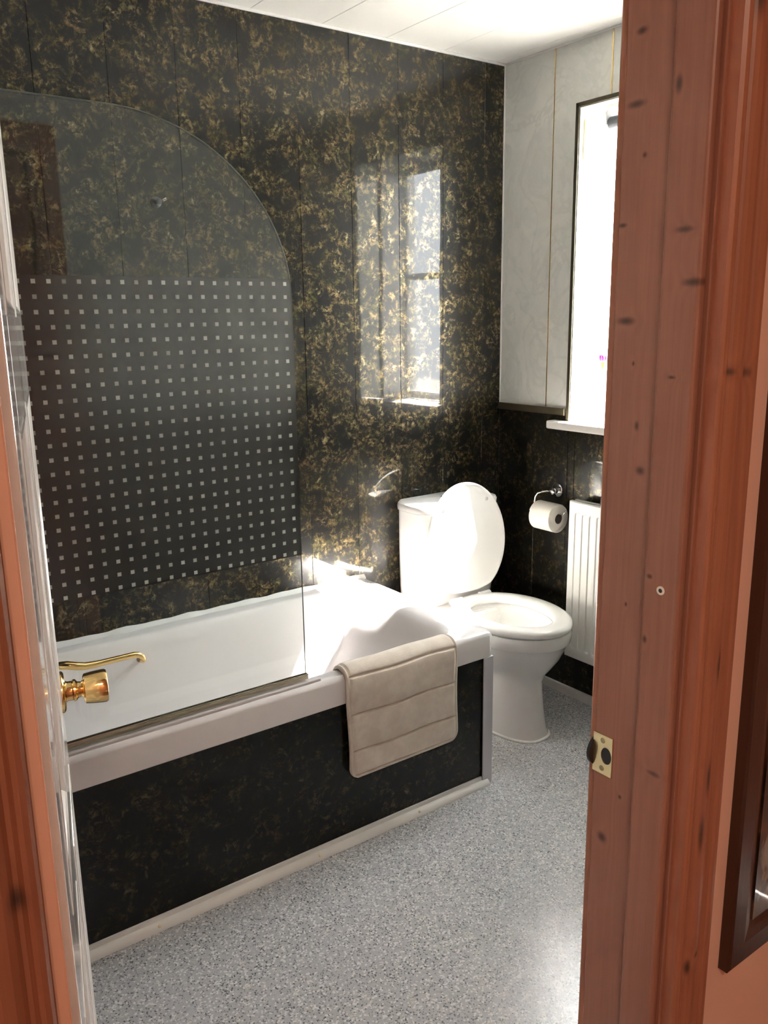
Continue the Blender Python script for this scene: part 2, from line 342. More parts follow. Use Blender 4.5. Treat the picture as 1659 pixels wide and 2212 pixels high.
# trims
def trim(name, m, *boxes, bevel=.0015):
    b = MB()
    for q in boxes: b.box(*q)
    return tag(b.build(name, m, None, bevel=bevel), kind='structure')
trim('trim_1', caulk, (XL, 0, -.009, 0, H - .008, H)); trim('trim_2', caulk, (-.005, 0, -.005, 0, PZ, H))
trim('trim_3', upvc, (-.005, 0, YF, -.009, H - .006, H))
trim('trim_4', bronze, (-.010, 0, 0, WY0 + .016, PZ - .022, PZ + .004))          # dado strip
trim('trim_5', bronze, (-.010, 0, SY1 - .012, YF, PZ - .022, PZ + .004)); trim('trim_6', bronze, (JX + .075, 0, YF, YF + .010, PZ - .022, PZ + .004))
# bead round the window opening
trim('trim_7', bronze, (-.006, .012, WY0 + .011, WY0 - .003, WZ0, WZ1 + .011), (-.006, .012, WY0 + .011, SY1 - .011, WZ1 - .003, WZ1 + .011), (-.006, .012, SY1 + .003, SY1 - .011, WZ0, WZ1), (-.006, .012, WY1 + .003, SY0 - .003, WZ0, WZ1), bevel=.001)
trim('baseboard_right', upvc, (-.012, 0, YF, 0, 0, .036)); trim('baseboard_back', upvc, (-.66, -.012, -.012, 0, 0, .036)); trim('baseboard_front', upvc, (JX + .075, 0, YF, YF + .012, 0, .036))
# window
w1 = setting('window_1'); fx0, fx1 = .128, .155
b = MB(); b.box(fx0, fx1, WY0, WY0 - .016, WZ0, WZ1); b.box(fx0, fx1, WY1, WY1 + .03, WZ0, WZ1); b.box(fx0, fx1, WY0 - .016, WY1 + .03, WZ0, WZ0 + .032); b.box(fx0, fx1, WY0 - .016, WY1 + .03, WZ1 - .05, WZ1)
b.box(fx0, fx1, WY0 - .016, WY1 + .03, 1.618, 1.648); b.build('window_frame', upvc, w1, bevel=.004)
MB().box(.138, .142, WY0 - .016, WY1 + .03, 1.648, WZ1 - .05).build('pane', clearg, w1); MB().box(.138, .142, WY0 - .016, WY1 + .03, WZ0 + .032, 1.618).build('pane', clearg, w1)
b = MB(); b.box(0.0, fx0, WY0, WY0 - .006, WZ0, WZ1); b.box(0.0, fx0, WY1, WY1 + .006, WZ0, WZ1); b.box(0.0, fx0, WY0, WY1, WZ1 - .006, WZ1); b.build('reveal_lining', upvc, w1)
w2 = setting('window_2'); MB().box(.006, .010, SY0, SY1, WZ0, WZ1).build('pane', mat_obscure(), w2)
sill = setting('window_3'); sill.name = 'trim_8'
MB().box(-.042, fx0, WY0 + .075, SY1 - .075, WZ0 - .034, WZ0 - .004).build('sill_board', M('white_sill_board', (.80, .77, .74), .3), sill, bevel=.006, seg=3)
# outside ground
tag(MB().box(.6, 60, -40, 40, -2.6, -2.5).build('garden_ground', M('pale_paving', (.33, .32, .30), .9)), kind='structure')
# door lining (right jamb, head, left jamb)
tag(MB().box(JX, JX + .03, YF, YH, 0, DH + .03).build('trim_9', pineJ, None, bevel=.0015), kind='structure')
tag(MB().box(JX - .012, JX, YF - .068, YH + .004, 0, DH).build('trim_10', pineS, None, bevel=.0045, seg=3, smooth=False), kind='structure')
tag(MB().box(LX - .03, LX, YF, YH, 0, DH + .03).build('trim_11', pineL, None, bevel=.0015), kind='structure')
tag(MB().box(LX, LX + .010, YF - .068, YH + .004, 0, DH).build('trim_12', M('lit_pine_stop', (.66, .36, .25), .6), None, bevel=.002), kind='structure')  # left pine stop, hall light put into its paler pink colour
b = MB(); b.box(LX, JX, YF, YH, DH, DH + .03); b.box(LX + .01, JX - .012, YF - .068, YH + .004, DH - .012, DH); tag(b.build('trim_13', pineA, None, bevel=.0015), kind='structure')
# architraves: profile across, in units (distance from inner edge, projection)
AP = [(0, 0), (0, .013), (.003, .0165), (.007, .018), (.010, .0165), (.0125, .012), (.0155, .0115), (.019, .015), (.024, .018), (.032, .019), (.039, .0175), (.044, .013), (.048, .0105), (.0505, .0115), (.053, .0165), (.059, .0185), (.065, .018), (.067, .015), (.067, 0)]
def architrave(name, x_in, sx, yb, sy, m):
    pts = [(x_in + sx * a, yb + sy * p, 0) for a, p in AP]; return tag(MB().prism(pts, (0, 0, DH + .07)).build(name, m, None), kind='structure')
architrave('trim_14', JX + .005, 1, YH, -1, pineA); architrave('trim_15', LX - .0035, -1, YH, -1, pineL)
architrave('trim_16', JX + .008, 1, YF, 1, pineA); architrave('trim_17', LX - .008, -1, YF, 1, pineL)
b = MB(); b.box(LX - .07, JX + .07, YH, YH - .018, DH + .005, DH + .07); b.box(LX - .07, JX + .07, YF, YF + .018, DH + .005, DH + .07); tag(b.build('trim_18', pineA, None, bevel=.002), kind='structure')
# hallway shell
hx0, hx1, hy = -3.5, -.5, -3.7
def st(name, m, *q): return tag(MB().box(*q).build(name, m), kind='structure')
st('wall_hall_left', pinkw, hx0 - .1, hx0, hy, YH, 0, H); st('wall_hall_right', pinkw, hx1, hx1 + .1, hy, YH, 0, H); st('wall_hall_back', pinkw, hx0, hx1, hy - .1, hy, 0, H)
tag(MB().box(hx0, XL - .1, YH, YH + .1, 0, H + .1).build('wall_hall_front', pinkw), kind='structure')
st('floor_hall', M('brown_carpet', (.22, .13, .08), .95), hx0, hx1, hy, YF - .13, -.05, -.002); st('ceiling_hall', M('hall_ceiling_paint', (.8, .74, .66), .9), hx0, hx1, hy, YH, H, H + .1)

# ================================================================ bath
bath = thing('bathtub', 'white acrylic bathtub with dark marbled side panel along the back wall', 'bathtub', (-1.53, -.35, 0))
BX1, BX0, BR = -.678, -2.39, .514
rings = []
def R_(x0, x1, y0, y1, r, z): rings.append(rrect(x0, x1, y0, y1, r, z, 8, 14))
R_(BX0 + .004, BX1 - .006, -.694, -.004, .02, .428); R_(BX0 + .002, BX1, -.700, -.002, .02, .432)
R_(BX0, BX1, -.702, -.001, .022, .500); R_(BX0 + .002, BX1 - .003, -.699, -.003, .024, .508); R_(BX0 + .008, BX1 - .010, -.692, -.007, .026, BR)
# inner lip and bowl: right end slopes long
R_(BX0 + .075, BX1 - .085, -.655, -.050, .085, BR); R_(BX0 + .082, BX1 - .100, -.648, -.058, .09, BR - .004)
R_(BX0 + .090, BX1 - .118, -.640, -.068, .09, BR - .016); R_(BX0 + .097, BX1 - .145, -.634, -.078, .09, BR - .05)
R_(BX0 + .115, BX1 - .190, -.622, -.092, .09, .40); R_(BX0 + .135, BX1 - .250, -.608, -.105, .095, .28); R_(BX0 + .150, BX1 - .300, -.596, -.118, .10, .18)
R_(BX0 + .180, BX1 - .345, -.575, -.140, .10, .125); R_(BX0 + .24, BX1 - .41, -.53, -.185, .09, .105); R_(BX0 + .4, BX1 - .6, -.42, -.30, .05, .10)
MB().loft(rings, cap0=False).build('tub_shell', acrylic, bath, smooth='auto')
# underside closing strip is hidden by the panels
fp = MB().box(BX0, BX1 - .022, -.700 + .008, -.684, .02, .435).build('side_panel', marble_bath_shade, bath); fp['label'] = 'black marbled panel on the front of the bath'
ep = MB().box(BX1 - .018, BX1 - .006, -.684, -.012, .0, .435).build('end_panel', marble_bath_shade, bath)
# corner post (angle trim)
b = MB(); b.box(BX1 - .040, BX1 - .001, -.7005, -.6965, .0, .431); b.box(BX1 - .005, BX1 - .001, -.6965, -.660, .0, .431)
cp = b.build('corner_trim', lilac, bath, bevel=.0008); cp['label'] = 'grey-white corner angle strip'
# base strip: vertical part and quadrant
b = MB(); b.box(BX0, BX1 - .041, -.697, -.690, 0, .030)
q = [(BX0, -.697, 0), (BX0, -.697, .018)] + [(BX0, -.697 - .018 * math.sin(a), .018 * math.cos(a)) for a in [math.radians(10 * i) for i in range(1, 10)]]
b.prism(q, (BX1 - .02 - BX0, 0, 0)); bs = b.build('base_strip', upvc, bath); bs['label'] = 'white quadrant strip at the floor'
for xx in (-1.79, -1.33, -.98): tag(MB().lathe([(0, .003), (.0028, .003), (.004, .0012), (.004, 0)], (xx, -.697 - .0129, .0129), (0, -1, 1), 14).build('screw', brass2, bath), 'small brass screw')
# grip on the far side, brass
pth = [(-1.812, -.070, .478), (-1.816, -.095, .492), (-1.812, -.116, .499), (-1.798, -.127, .500), (-1.775, -.131, .493), (-1.750, -.131, .486), (-1.72, -.131, .484)] + [(-1.72 + .115 * i / 8, -.131, .484) for i in range(1, 9)] + [(-1.592, -.131, .481), (-1.582, -.130, .473), (-1.576, -.126, .462), (-1.573, -.112, .452), (-1.573, -.078, .445)]
rad = [.010, .011, .012, .0125, .012, .0115, .0105] + [.0095 - .0004 * (i / 8) for i in range(1, 9)] + [.009, .009, .0092, .0095, .0095]
gr = MB().tube(pth, .01, 16, rad).build('grab_handle', brass, bath, smooth=True); gr['label'] = 'polished brass grip on the far inner side'
# bath/wall sealant with wobbly bead
b = MB(); rr = []
for i in range(60):
    x = BX0 + (BX1 - BX0) * i / 59; h_ = .005 + .003 * math.sin(i * 1.3) * math.sin(i * .37 + 1); rr.append([(x, 0, BR - .004), (x, -.010 - h_, BR - .004), (x, -.008 - h_, BR + .002), (x, 0, BR + .008 + h_)])
b.loft(rr); sl = b.build('sealant_bead', caulk, bath, smooth=False)

# ================================================================ shower screen
GY = -.66
sc = thing('shower_screen', 'arched clear glass shower screen with etched band of small squares', 'shower screen', (-1.60, GY, BR + .004))
gx1, gx0 = -1.325, -2.385
top = [(gx1, 1.50)] + [(-1.745 + .42 * math.cos(a), 1.50 + .386 * math.sin(a)) for a in [math.radians(3 * i) for i in range(1, 31)]] + [(gx0, 1.886)]
ZB0, ZB1 = .862, 1.5475
# top clear part: polygon above ZB1
def arcx(z): return -1.745 + .42 * math.sqrt(max(0, 1 - ((z - 1.5) / .386) ** 2)) if z > 1.5 else gx1
def pane(pts, m, name):
    return MB().prism([(x, GY - .003, z) for x, z in pts], (0, .006, 0)).build(name, m, sc)
up = [(arcx(ZB1), ZB1)] + [p for p in top if p[1] > ZB1 + .001] + [(gx0, ZB1)]
pane(up, clearg, 'glass_pane')
mid = [(gx1, ZB0), (gx1, 1.5)] + [p for p in top if 1.5 < p[1] < ZB1 - .001] + [(arcx(ZB1), ZB1), (gx0, ZB1), (gx0, ZB0)]
bare_m = bpy.data.materials.new('bare_glass_back'); bare_m.use_nodes = True; _t = bare_m.node_tree; _t.nodes.remove(_t.nodes['Principled BSDF'])
_b = _t.nodes.new('ShaderNodeBsdfTransparent'); _b.inputs[0].default_value = (.96, .98, .97, 1); _t.links.new(_b.outputs[0], _t.nodes['Material Output'].inputs[0])
frost = mat_frosted(-1.3435, 1.5355, .03025, .0088)
fb = pane(mid, frost, 'etched_band')
fb.data.materials.append(bare_m)
for f_ in fb.data.polygons:
    if f_.normal.y > -.5: f_.material_index = 1      # only the etched face scatters; fb['label'] = 'frosted band printed with rows of small pale squares'
pane([(gx1, .532), (gx1, ZB0), (gx0, ZB0), (gx0, .532)], clearg, 'glass_pane')
edge_m = M('green_glass_edge', (.07, .085, .075), .3)
ed = [(gx1, .532), (gx1, .86), (gx1, 1.2)] + top; MB().tube([(x, GY, z) for x, z in ed], .0016, 6).build('polished_edge', edge_m, sc, smooth=True)
b = MB(); b.box(gx0, gx1 + .006, GY - .007, GY + .007, .518, .533); r1 = b.build('bottom_rail', M('antique_champagne_metal', (.50, .44, .33), .22, metal=.9), sc, bevel=.002)
r2 = MB().box(gx0, gx1 + .030, GY - .030, GY - .019, BR - .001, BR + .007).build('splash_strip', M('clear_grey_seal', (.58, .55, .55), .3), sc, bevel=.002)

# ================================================================ towel mat over the bath rim
mat_t = thing('bath_mat', 'greige quilted bath mat folded over the bath front rim', 'bath mat', (-1.03, -.70, .52))
def mat_grid():
    x0, x1 = -1.228, -.836; th = .011
    # path of the underside, (y, z): outer hem up, over rim, down inside
    path = [(-.708, .205), (-.7075, .30), (-.707, .40), (-.7065, .47), (-.705, .497), (-.699, .512), (-.688, .519), (-.675, .520), (-.660, .519), (-.648, .512), (-.640, .498), (-.636, .47), (-.630, .44), (-.622, .405)]
    P = [Vector((0, a, b)) for a, b in path]; L = [0]
    for a, b_ in zip(P, P[1:]): L.append(L[-1] + (b_ - a).length)
    tot = L[-1]; NV, NU = 420, 100
    def at(s):
        s = max(0, min(tot, s))
        for i in range(len(L) - 1):
            if s <= L[i + 1] + 1e-9: return P[i].lerp(P[i + 1], (s - L[i]) / max(1e-9, L[i + 1] - L[i]))
        return P[-1]
    def sm(s): return (at(s - .012) + at(s - .006) + at(s) + at(s + .006) + at(s + .012)) / 5 if .02 < s < tot - .02 else at(s)
    lines = [.082, .190, .298]; R0 = .035
    def point(u, s, side):   # side 1 = outer face
        # rounded corners at both hems
        c = sm(s); t = (sm(s + .004) - sm(s - .004)).normalized(); nrm = Vector((0, -t.z, t.y))
        if nrm.y > 0 and s < .2: nrm = -nrm
        wd = x1 - x0; ins = 0.0; ds = min(s, tot - s)
        if ds < R0: ins = R0 - math.sqrt(max(0, R0 * R0 - (R0 - ds) ** 2))
        xa, xb = x0 + ins + .003 * math.sin(s * 19), x1 - ins + .002 * math.sin(s * 23 + 1)
        x = xa + (xb - xa) * u
        de = min((x - xa), (xb - x), ds if ds > 0 else 0) if 0 < u < 1 else 0
        edge = min(1.0, max(0.0, de / .007)); prof = math.sqrt(max(0.0, 1 - (1 - edge) ** 2))
        h = th * (.35 + .65 * prof)
        groove = math.exp(-((de - .0125) / .0020) ** 2) * .0055
        wob = .002 * math.sin(x * 25)
        for ln in lines: groove = max(groove, math.exp(-((s - ln - wob) / .0026) ** 2) * .0075 if de > .011 else 0)
        pil = .0020 * abs(math.sin(math.pi * (s - lines[0]) / .108)) + .0010 * math.sin(x * 31 + s * 20) * math.sin(s * 41)
        if side: c = c + nrm * (h + (pil if de > .014 else 0) - groove)
        else: c = c + nrm * (.0005 + (th * .35 - .001) * (1 - prof) * .5)
        return Vector((x, c.y, c.z))
    b = MB(); us = [i / NU for i in range(NU + 1)]; ssv = [tot * (j / NV) for j in range(NV + 1)]
    A = [[point(u, s, 1) for u in us] for s in ssv]; B = [[point(u, s, 0) for u in us] for s in ssv]
    n = NU + 1; vs = [p for r in A for p in r] + [p for r in B for p in r]; off = n * (NV + 1); fs = []
    for j in range(NV):
        for i in range(NU):
            a = j * n + i; fs.append((a, a + 1, a + n + 1, a + n)); fs.append((off + a, off + a + n, off + a + n + 1, off + a + 1))
    for j in range(NV):
        a = j * n; fs.append((a, a + n, off + a + n, off + a)); a = j * n + NU; fs.append((a, off + a, off + a + n, a + n))
    for i in range(NU):
        a = i; fs.append((a, off + a, off + a + 1, a + 1)); a = NV * n + i; fs.append((a, a + 1, off + a + 1, off + a))
    return b.add(vs, fs)
mat_grid().build('quilted_body', mat_towel(), mat_t, smooth=True)

# ================================================================ toilet
TX = -.355
to = thing('toilet', 'white ceramic close-coupled toilet with raised lid beside the bath', 'toilet', (TX, -.35, 0))
E_ = ellipse
# cistern
rg = []
for z, dx, dy in ((.395, .020, .016), (.41, .006, .006), (.46, .003, .003), (.62, 0, 0), (.757, 0, 0)):
    rg.append(rrect(TX - .190 + dx, TX + .190 - dx, -.178 + dy, -.012, .045, z, 8, 6))
MB().loft(rg).build('cistern', ceramic, to, smooth='auto')
rg = []
for z, d, r in ((.757, .004, .05), (.760, -.006, .05), (.776, -.008, .052), (.784, -.004, .05), (.788, .006, .045)):
    rg.append(rrect(TX - .190 + d, TX + .190 - d, -.180 + d, -.008, r, z, 8, 6))
MB().loft(rg).build('cistern_lid', ceramic, to, smooth='auto')
MB().lathe([(.021, 0), (.021, .004), (.018, .0055), (.0001, .0055)], (TX - .005, -.095, .788), (0, 0, 1), 28).build('flush_button', chrome, to, smooth='auto')
# bowl and pedestal, one piece
def bowl():
    L = []   # (z, cy, rx, ry, exponent)
    for z, cy, rx, ry, e in ((.0, -.405, .100, .205, 2.6), (.012, -.405, .097, .201, 2.6), (.03, -.405, .092, .195, 2.5), (.10, -.405, .086, .185, 2.4), (.17, -.405, .083, .178, 2.3), (.205, -.405, .086, .178, 2.2),
                             (.235, -.41, .100, .188, 2.1), (.265, -.42, .122, .203, 2.05), (.30, -.432, .145, .216, 2.0), (.335, -.440, .160, .224, 2.0), (.352, -.443, .166, .227, 2.0), (.358, -.444, .173, .232, 2.0),
                             (.364, -.445, .177, .235, 2.0), (.395, -.446, .179, .237, 2.0), (.404, -.446, .175, .233, 2.0), (.406, -.446, .165, .223, 2.0)):
        L.append(E_(TX, cy, z, rx, ry, 64, e))
    for z, cy, rx, ry in ((.405, -.446, .130, .180), (.395, -.446, .122, .170), (.36, -.446, .128, .175), (.33, -.446, .122, .165), (.27, -.435, .10, .135), (.22, -.40, .06, .085), (.20, -.38, .03, .045)):
        L.append(E_(TX, cy, z, rx, ry, 64))
    return MB().loft(L)
bo = bowl().build('bowl', ceramic, to, smooth='auto')
MB().loft([rrect(TX - .165, TX + .165, -.30, -.012, .05, .30, 8, 6), rrect(TX - .172, TX + .172, -.31, -.012, .05, .34, 8, 6), rrect(TX - .172, TX + .172, -.31, -.012, .05, .385, 8, 6), rrect(TX - .165, TX + .165, -.30, -.014, .05, .394, 8, 6)]).build('shelf', ceramic, to, smooth='auto')
MB().loft([E_(TX, -.405, 0.0005, .105, .210, 64, 2.6), E_(TX, -.405, .004, .102, .207, 64, 2.6), E_(TX, -.405, .008, .098, .202, 64, 2.6)]).build('floor_sealant', caulk, to, smooth=True)
# seat ring
def egg(z, cy, rx, ry, n=72):
    r = []
    for k in range(n):
        t = 2 * math.pi * k / n; x = rx * math.cos(t); y = ry * math.sin(t); x *= 1 + .06 * math.sin(t); r.append((TX + x, cy + y, z))
    return r
cy = -.447
ringp = [(.181, .232, .408), (.186, .237, .413), (.187, .238, .421), (.184, .235, .429), (.174, .225, .4335), (.150, .202, .435), (.128, .180, .4335), (.118, .170, .429), (.115, .167, .420), (.118, .170, .409)]
rg = [egg(z, cy, rx, ry) for rx, ry, z in ringp]
MB().loft(rg + [rg[0]], cap0=False, cap1=False).build('seat', seatm, to, smooth=True)
# lid: raised, leaning back on the cistern
hy_, hz = -.232, .432
def lidpt(x, h, d): # h along lid from hinge, d out of the front face; tilt back
    a = math.radians(5.5); return (TX + x, hy_ + h * math.sin(a) - d * math.cos(a), hz + h * math.cos(a) + d * math.sin(a))
Lh = .425
def lidring(s, d, n=80):
    r = []
    for k in range(n):
        t = 2 * math.pi * k / n; x = .187 * math.cos(t); h = .215 + .215 * math.sin(t); x *= 1 - .03 * math.sin(t)
        if h < .03: h = .03 - (.03 - h) * .35
        xs_ = x * s; hh = .215 + (h - .215) * s; r.append(lidpt(xs_, hh, d))
    return r
MB().loft([lidring(.955, -.010), lidring(.995, -.008), lidring(1.0, -.002), lidring(.995, .004), lidring(.975, .0065), lidring(.955, .0045), lidring(.93, .001), lidring(.6, -.001), lidring(.2, -.0015)]).build('lid', seatm, to, smooth=True)
for sx in (-1, 1):
    MB().tube([(TX + sx * .095, -.232, .427), (TX + sx * .045, -.232, .427)], .012, 14).build('hinge', seatm, to, smooth='auto')
    MB().lathe([(0, .004), (.006, .003), (.007, 0)], lidpt(sx * .105, .355 - (.0 if sx > 0 else .012), .000), (0, -1, .1), 16).build('buffer', M('grey_rubber', (.55, .56, .56), .6), to, smooth=True)

# ================================================================ toilet roll and holder
th_ = thing('toilet_roll_holder', 'chrome toilet roll holder ring on the dark window wall', 'toilet roll holder', (0, -.32, .81))
ry, rz = -.325, .805
MB().lathe([(.027, 0), (.027, .006), (.023, .010), (.012, .013), (.010, .022), (.0125, .026), (.0125, .034), (.006, .038), (.0001, .038)], (0, ry, rz), (-1, 0, 0), 32).build('wall_rose', chrome, th_, smooth='auto')
RXc, RZc = -.070, .733
arm = [(-.032, ry, rz), (-.050, ry + .008, rz + .001), (-.064, ry + .022, rz - .001), (-.070, ry + .038, rz - .008), (-.070, ry + .050, rz - .024), (-.070, ry + .053, rz - .045), (-.070, ry + .050, RZc + .012), (-.070, ry + .040, RZc + .004), (-.070, ry + .02, RZc + .002)] + [(-.070, ry - .09 * i / 4, RZc + .002) for i in range(0, 5)] + [(-.070, ry - .098, RZc + .010), (-.070, ry - .104, RZc + .020)]
MB().tube(arm, .0032, 12).build('arm', chrome, th_, smooth=True)
ro = thing('toilet_roll', 'cream white toilet roll hanging on the chrome ring', 'toilet roll', (RXc, ry - .02, RZc - .017))
oc = (RXc, -.292, RZc - .017); Rr, Ri = .053, .0195
prof = [(Ri, 0), (Rr - .004, 0), (Rr, .003), (Rr, .101), (Rr - .004, .104), (Ri, .104)]
b = MB(); n = 48
rgs = [[(oc[0] + r * math.cos(2 * math.pi * k / n), oc[1] - h, oc[2] + r * math.sin(2 * math.pi * k / n)) for k in range(n)] for r, h in prof]
b.loft(rgs + [rgs[0]], cap0=False, cap1=False); b.build('paper', paperm, ro, smooth='auto')
b = MB(); rgs = [[(oc[0] + r * math.cos(2 * math.pi * k / n), oc[1] - h, oc[2] + r * math.sin(2 * math.pi * k / n)) for k in range(n)] for r, h in [(Ri, .001), (Ri - .0012, .001), (Ri - .0012, .103), (Ri, .103)]]
b.loft(rgs + [rgs[0]], cap0=False, cap1=False); b.build('cardboard_tube', cardm, ro, smooth='auto')
b = MB()   # loose leading sheet over the top
A = [(oc[0] + (Rr + .0012) * math.cos(a), oc[2] + (Rr + .0012) * math.sin(a)) for a in [math.radians(60 + 8 * i) for i in range(12)]]
A.append((A[-1][0] - .003, A[-1][1] - .006))
b.loft([[(x, oc[1] - .002, z), (x, oc[1] - .102, z), (x - .0006, oc[1] - .102, z + .0006), (x - .0006, oc[1] - .002, z + .0006)] for x, z in A]); b.build('loose_sheet', paperm, ro, smooth='auto')

# ================================================================ radiator
rd = thing('radiator', 'white pressed steel panel radiator on the window wall', 'radiator', (-.05, -.9, .21))
y0, y1, z0, z1, xf = -.445, -1.25, .195, .795, -.072
b = MB(); NX = 0; ys = []; pitch = .0333; y = y0
cols = []
def fl(yv, zv):   # recess depth of channel pattern
    a = (y0 - .024 - yv) % pitch / pitch
    if yv > y0 - .022 or yv < y1 + .022: return 0
    c = .5 - .5 * math.cos(2 * math.pi * a); c = min(1, max(0, (c - .30) / .4)); c = c * c * (3 - 2 * c)
    e = min(1, max(0, (zv - z0 - .035) / .02)) * min(1, max(0, (z1 - .035 - zv) / .02)); e = e * e * (3 - 2 * e)
    return c * e * .0095
ny = 220; zz = [z0 + .0, z0 + .004, z0 + .03] + [z0 + .035 + .0025 * i for i in range(1, 9)] + [z0 + .1, .5, z1 - .1] + [z1 - .055 + .0025 * i for i in range(0, 9)] + [z1 - .03, z1 - .004, z1]
vs = []; fs = []
for j, z in enumerate(zz):
    for i in range(ny + 1):
        yy = y0 + (y1 - y0) * i / ny; ed_ = .004 if (j == 0 or j == len(zz) - 1 or i == 0 or i == ny) else 0
        vs.append((xf + fl(yy, z) + ed_, yy, z))
for j in range(len(zz) - 1):
    for i in range(ny): a = j * (ny + 1) + i; fs.append((a, a + 1, a + ny + 2, a + ny + 1))
b.add(vs, fs); b.box(xf + .004, xf + .018, y0, y1, z0, z1); b.build('front_panel', radm, rd, smooth='auto')
MB().box(-.042, -.030, y0, y1, z0, z1).build('rear_panel', radm, rd, bevel=.003)
for yb in (-.60, -1.10): MB().box(-.034, -.0005, yb, yb - .03, .30, .72).build('bracket', radm, rd)
tag(MB().lathe([(.030, 0), (.030, .022), (.027, .030), (.016, .034), (.0001, .035)], (-.040, -.600, .800), (0, 0, 1), 24).build('black_cap', black, None, smooth='auto'), 'small black rounded cap standing on the radiator top', 'cap')

# ================================================================ window accessories
bl = thing('roller_blind', 'rolled-up blind with grey end bracket inside the window head', 'blind', (.05, -.42, 2.10))
MB().box(.055, .100, -.437, -.440, 2.080, 2.130).build('end_bracket', M('grey_steel', (.35, .36, .38), .4, metal=.6), bl, bevel=.001)
MB().lathe([(.021, 0), (.021, .33), (.0001, .33)], (.078, -.4405, 2.086), (0, -1, 0), 24).build('blind_roll', M('dark_grey_blind', (.05, .055, .065), .6), bl, smooth='auto')
MB().box(.050, .105, -.437, -.79, 2.125, 2.139).build('head_rail', upvc, bl)
tag(MB().box(.018, .036, -.3722, -.378, 1.975, 2.105).build('cord_cleat', brass2, None, bevel=.002), 'gold plate fixed high on the window reveal', 'plate')
fw = thing('plastic_flower', 'small pink flower on a green stem on the window sill', 'flower', (.085, -.443, 1.071))
fx, fy = .085, -.443
pinkm = M('pink_petals', (.42, .015, .26), .6); grn = M('green_stem', (.05, .10, .02), .6); yel = M('yellow_calyx', (.35, .26, .02), .6)
for k in range(5):
    a = 2 * math.pi * k / 5; c0, s0 = math.cos(a), math.sin(a)
    MB().loft([E_(fx + c0 * .004, fy + s0 * .004, 1.284, .004, .004, 12), E_(fx + c0 * .008, fy + s0 * .008, 1.292, .0075, .0075, 12), E_(fx + c0 * .009, fy + s0 * .009, 1.306, .0075, .0075, 12), E_(fx + c0 * .006, fy + s0 * .006, 1.316, .003, .003, 12)]).build('petal', pinkm, fw, smooth=True)
MB().lathe([(.003, 0), (.0075, .010), (.008, .028), (.0001, .030)], (fx, fy, 1.256), (0, 0, 1), 14).build('calyx', yel, fw, smooth='auto')
MB().tube([(fx, fy, 1.10), (fx - .002, fy - .001, 1.18), (fx, fy, 1.26)], .0022, 8).build('stem', grn, fw, smooth=True)
MB().lathe([(.018, 0), (.021, .01), (.018, .04), (.009, .062), (.011, .07), (.009, .07), (.007, .06), (.0001, .06)], (fx, fy, WZ0 - .004), (0, 0, 1), 24).build('bud_vase', ceramic, fw, smooth='auto')

# ================================================================ little fitting on the back wall
hk = thing('wall_fixing', 'small dark metal fixing on the marbled wall behind the screen', 'fixing', (-1.38, 0, 1.793))
MB().lathe([(.016, 0), (.016, .004), (.008, .008), (.006, .022), (.009, .026), (.0001, .028)], (-1.385, 0, 1.790), (0, -1, 0), 20).build('stud', black, hk, smooth='auto')
MB().tube([(-1.368, 0, 1.796), (-1.366, -.014, 1.796), (-1.358, -.016, 1.800)], .004, 10).build('pin', chrome, hk, smooth='auto')

# ================================================================ door
door = thing('door', 'open white panelled bathroom door with a brass knob', 'door', (LX, YF, 0))
ang = math.radians(75.6); du = Vector((math.cos(ang), math.sin(ang), 0)); dn = Vector((math.sin(ang), -math.cos(ang), 0))   # dn: hall face normal
HG = Vector((LX + .0385, YF - .012, 0)); DW, DT, DHh = .682, .040, 1.985
def D(u, n, z): return tuple(HG + du * u + dn * n + Vector((0, 0, z)))
def dbox(b, u0, u1, n0, n1, z0, z1): return b.prism([D(u0, n0, z0), D(u1, n0, z0), D(u1, n0, z1), D(u0, n0, z1)], dn * (n1 - n0))
st_ = .095; rails = [(.006, .21), (.80, .93), (1.36, 1.47), (1.88, DHh)]
for u0, u1 in ((0, st_), (DW - st_, DW)): dbox(MB(), u0, u1, -DT, 0, .006, DHh).build('stile', doorw, door, bevel=.002)
for z0_, z1_ in rails: dbox(MB(), st_, DW - st_, -DT, 0, z0_, z1_).build('rail', doorw, door, bevel=.0005)
MB_ = MB(); dbox(MB_, DW / 2 - .045, DW / 2 + .045, -DT, 0, .21, 1.88); MB_.build('mullion', doorw, door)
for (za, zb) in ((.21, .80), (.93, 1.36), (1.47, 1.88)):
    for (ua, ub) in ((st_, DW / 2 - .045), (DW / 2 + .045, DW - st_)):
        b = MB(); dbox(b, ua, ub, -.028, -.012, za, zb); i1, i2 = .035, .055
        rA = [D(ua + i1, -.012, za + i1), D(ub - i1, -.012, za + i1), D(ub - i1, -.012, zb - i1), D(ua + i1, -.012, zb - i1)]
        rB = [D(ua + i2, -.005, za + i2), D(ub - i2, -.005, za + i2), D(ub - i2, -.005, zb - i2), D(ua + i2, -.005, zb - i2)]
        b.loft([rA, rB]); pn = b.build('panel', doorw, door)
        b = MB()  # moulding frame around the panel, slightly proud
        def ring(i, n): return [D(ua + i, n, za + i), D(ub - i, n, za + i), D(ub - i, n, zb - i), D(ua + i, n, zb - i)]
        b.loft([ring(-.010, -.0005), ring(-.008, .0008), ring(-.002, .0012), ring(.004, -.001), ring(.010, -.005), ring(.016, -.011), ring(.016, -.013)], cap0=False, cap1=False); b.build('moulding', doorw, door)
ku, kz = DW - .055, .912
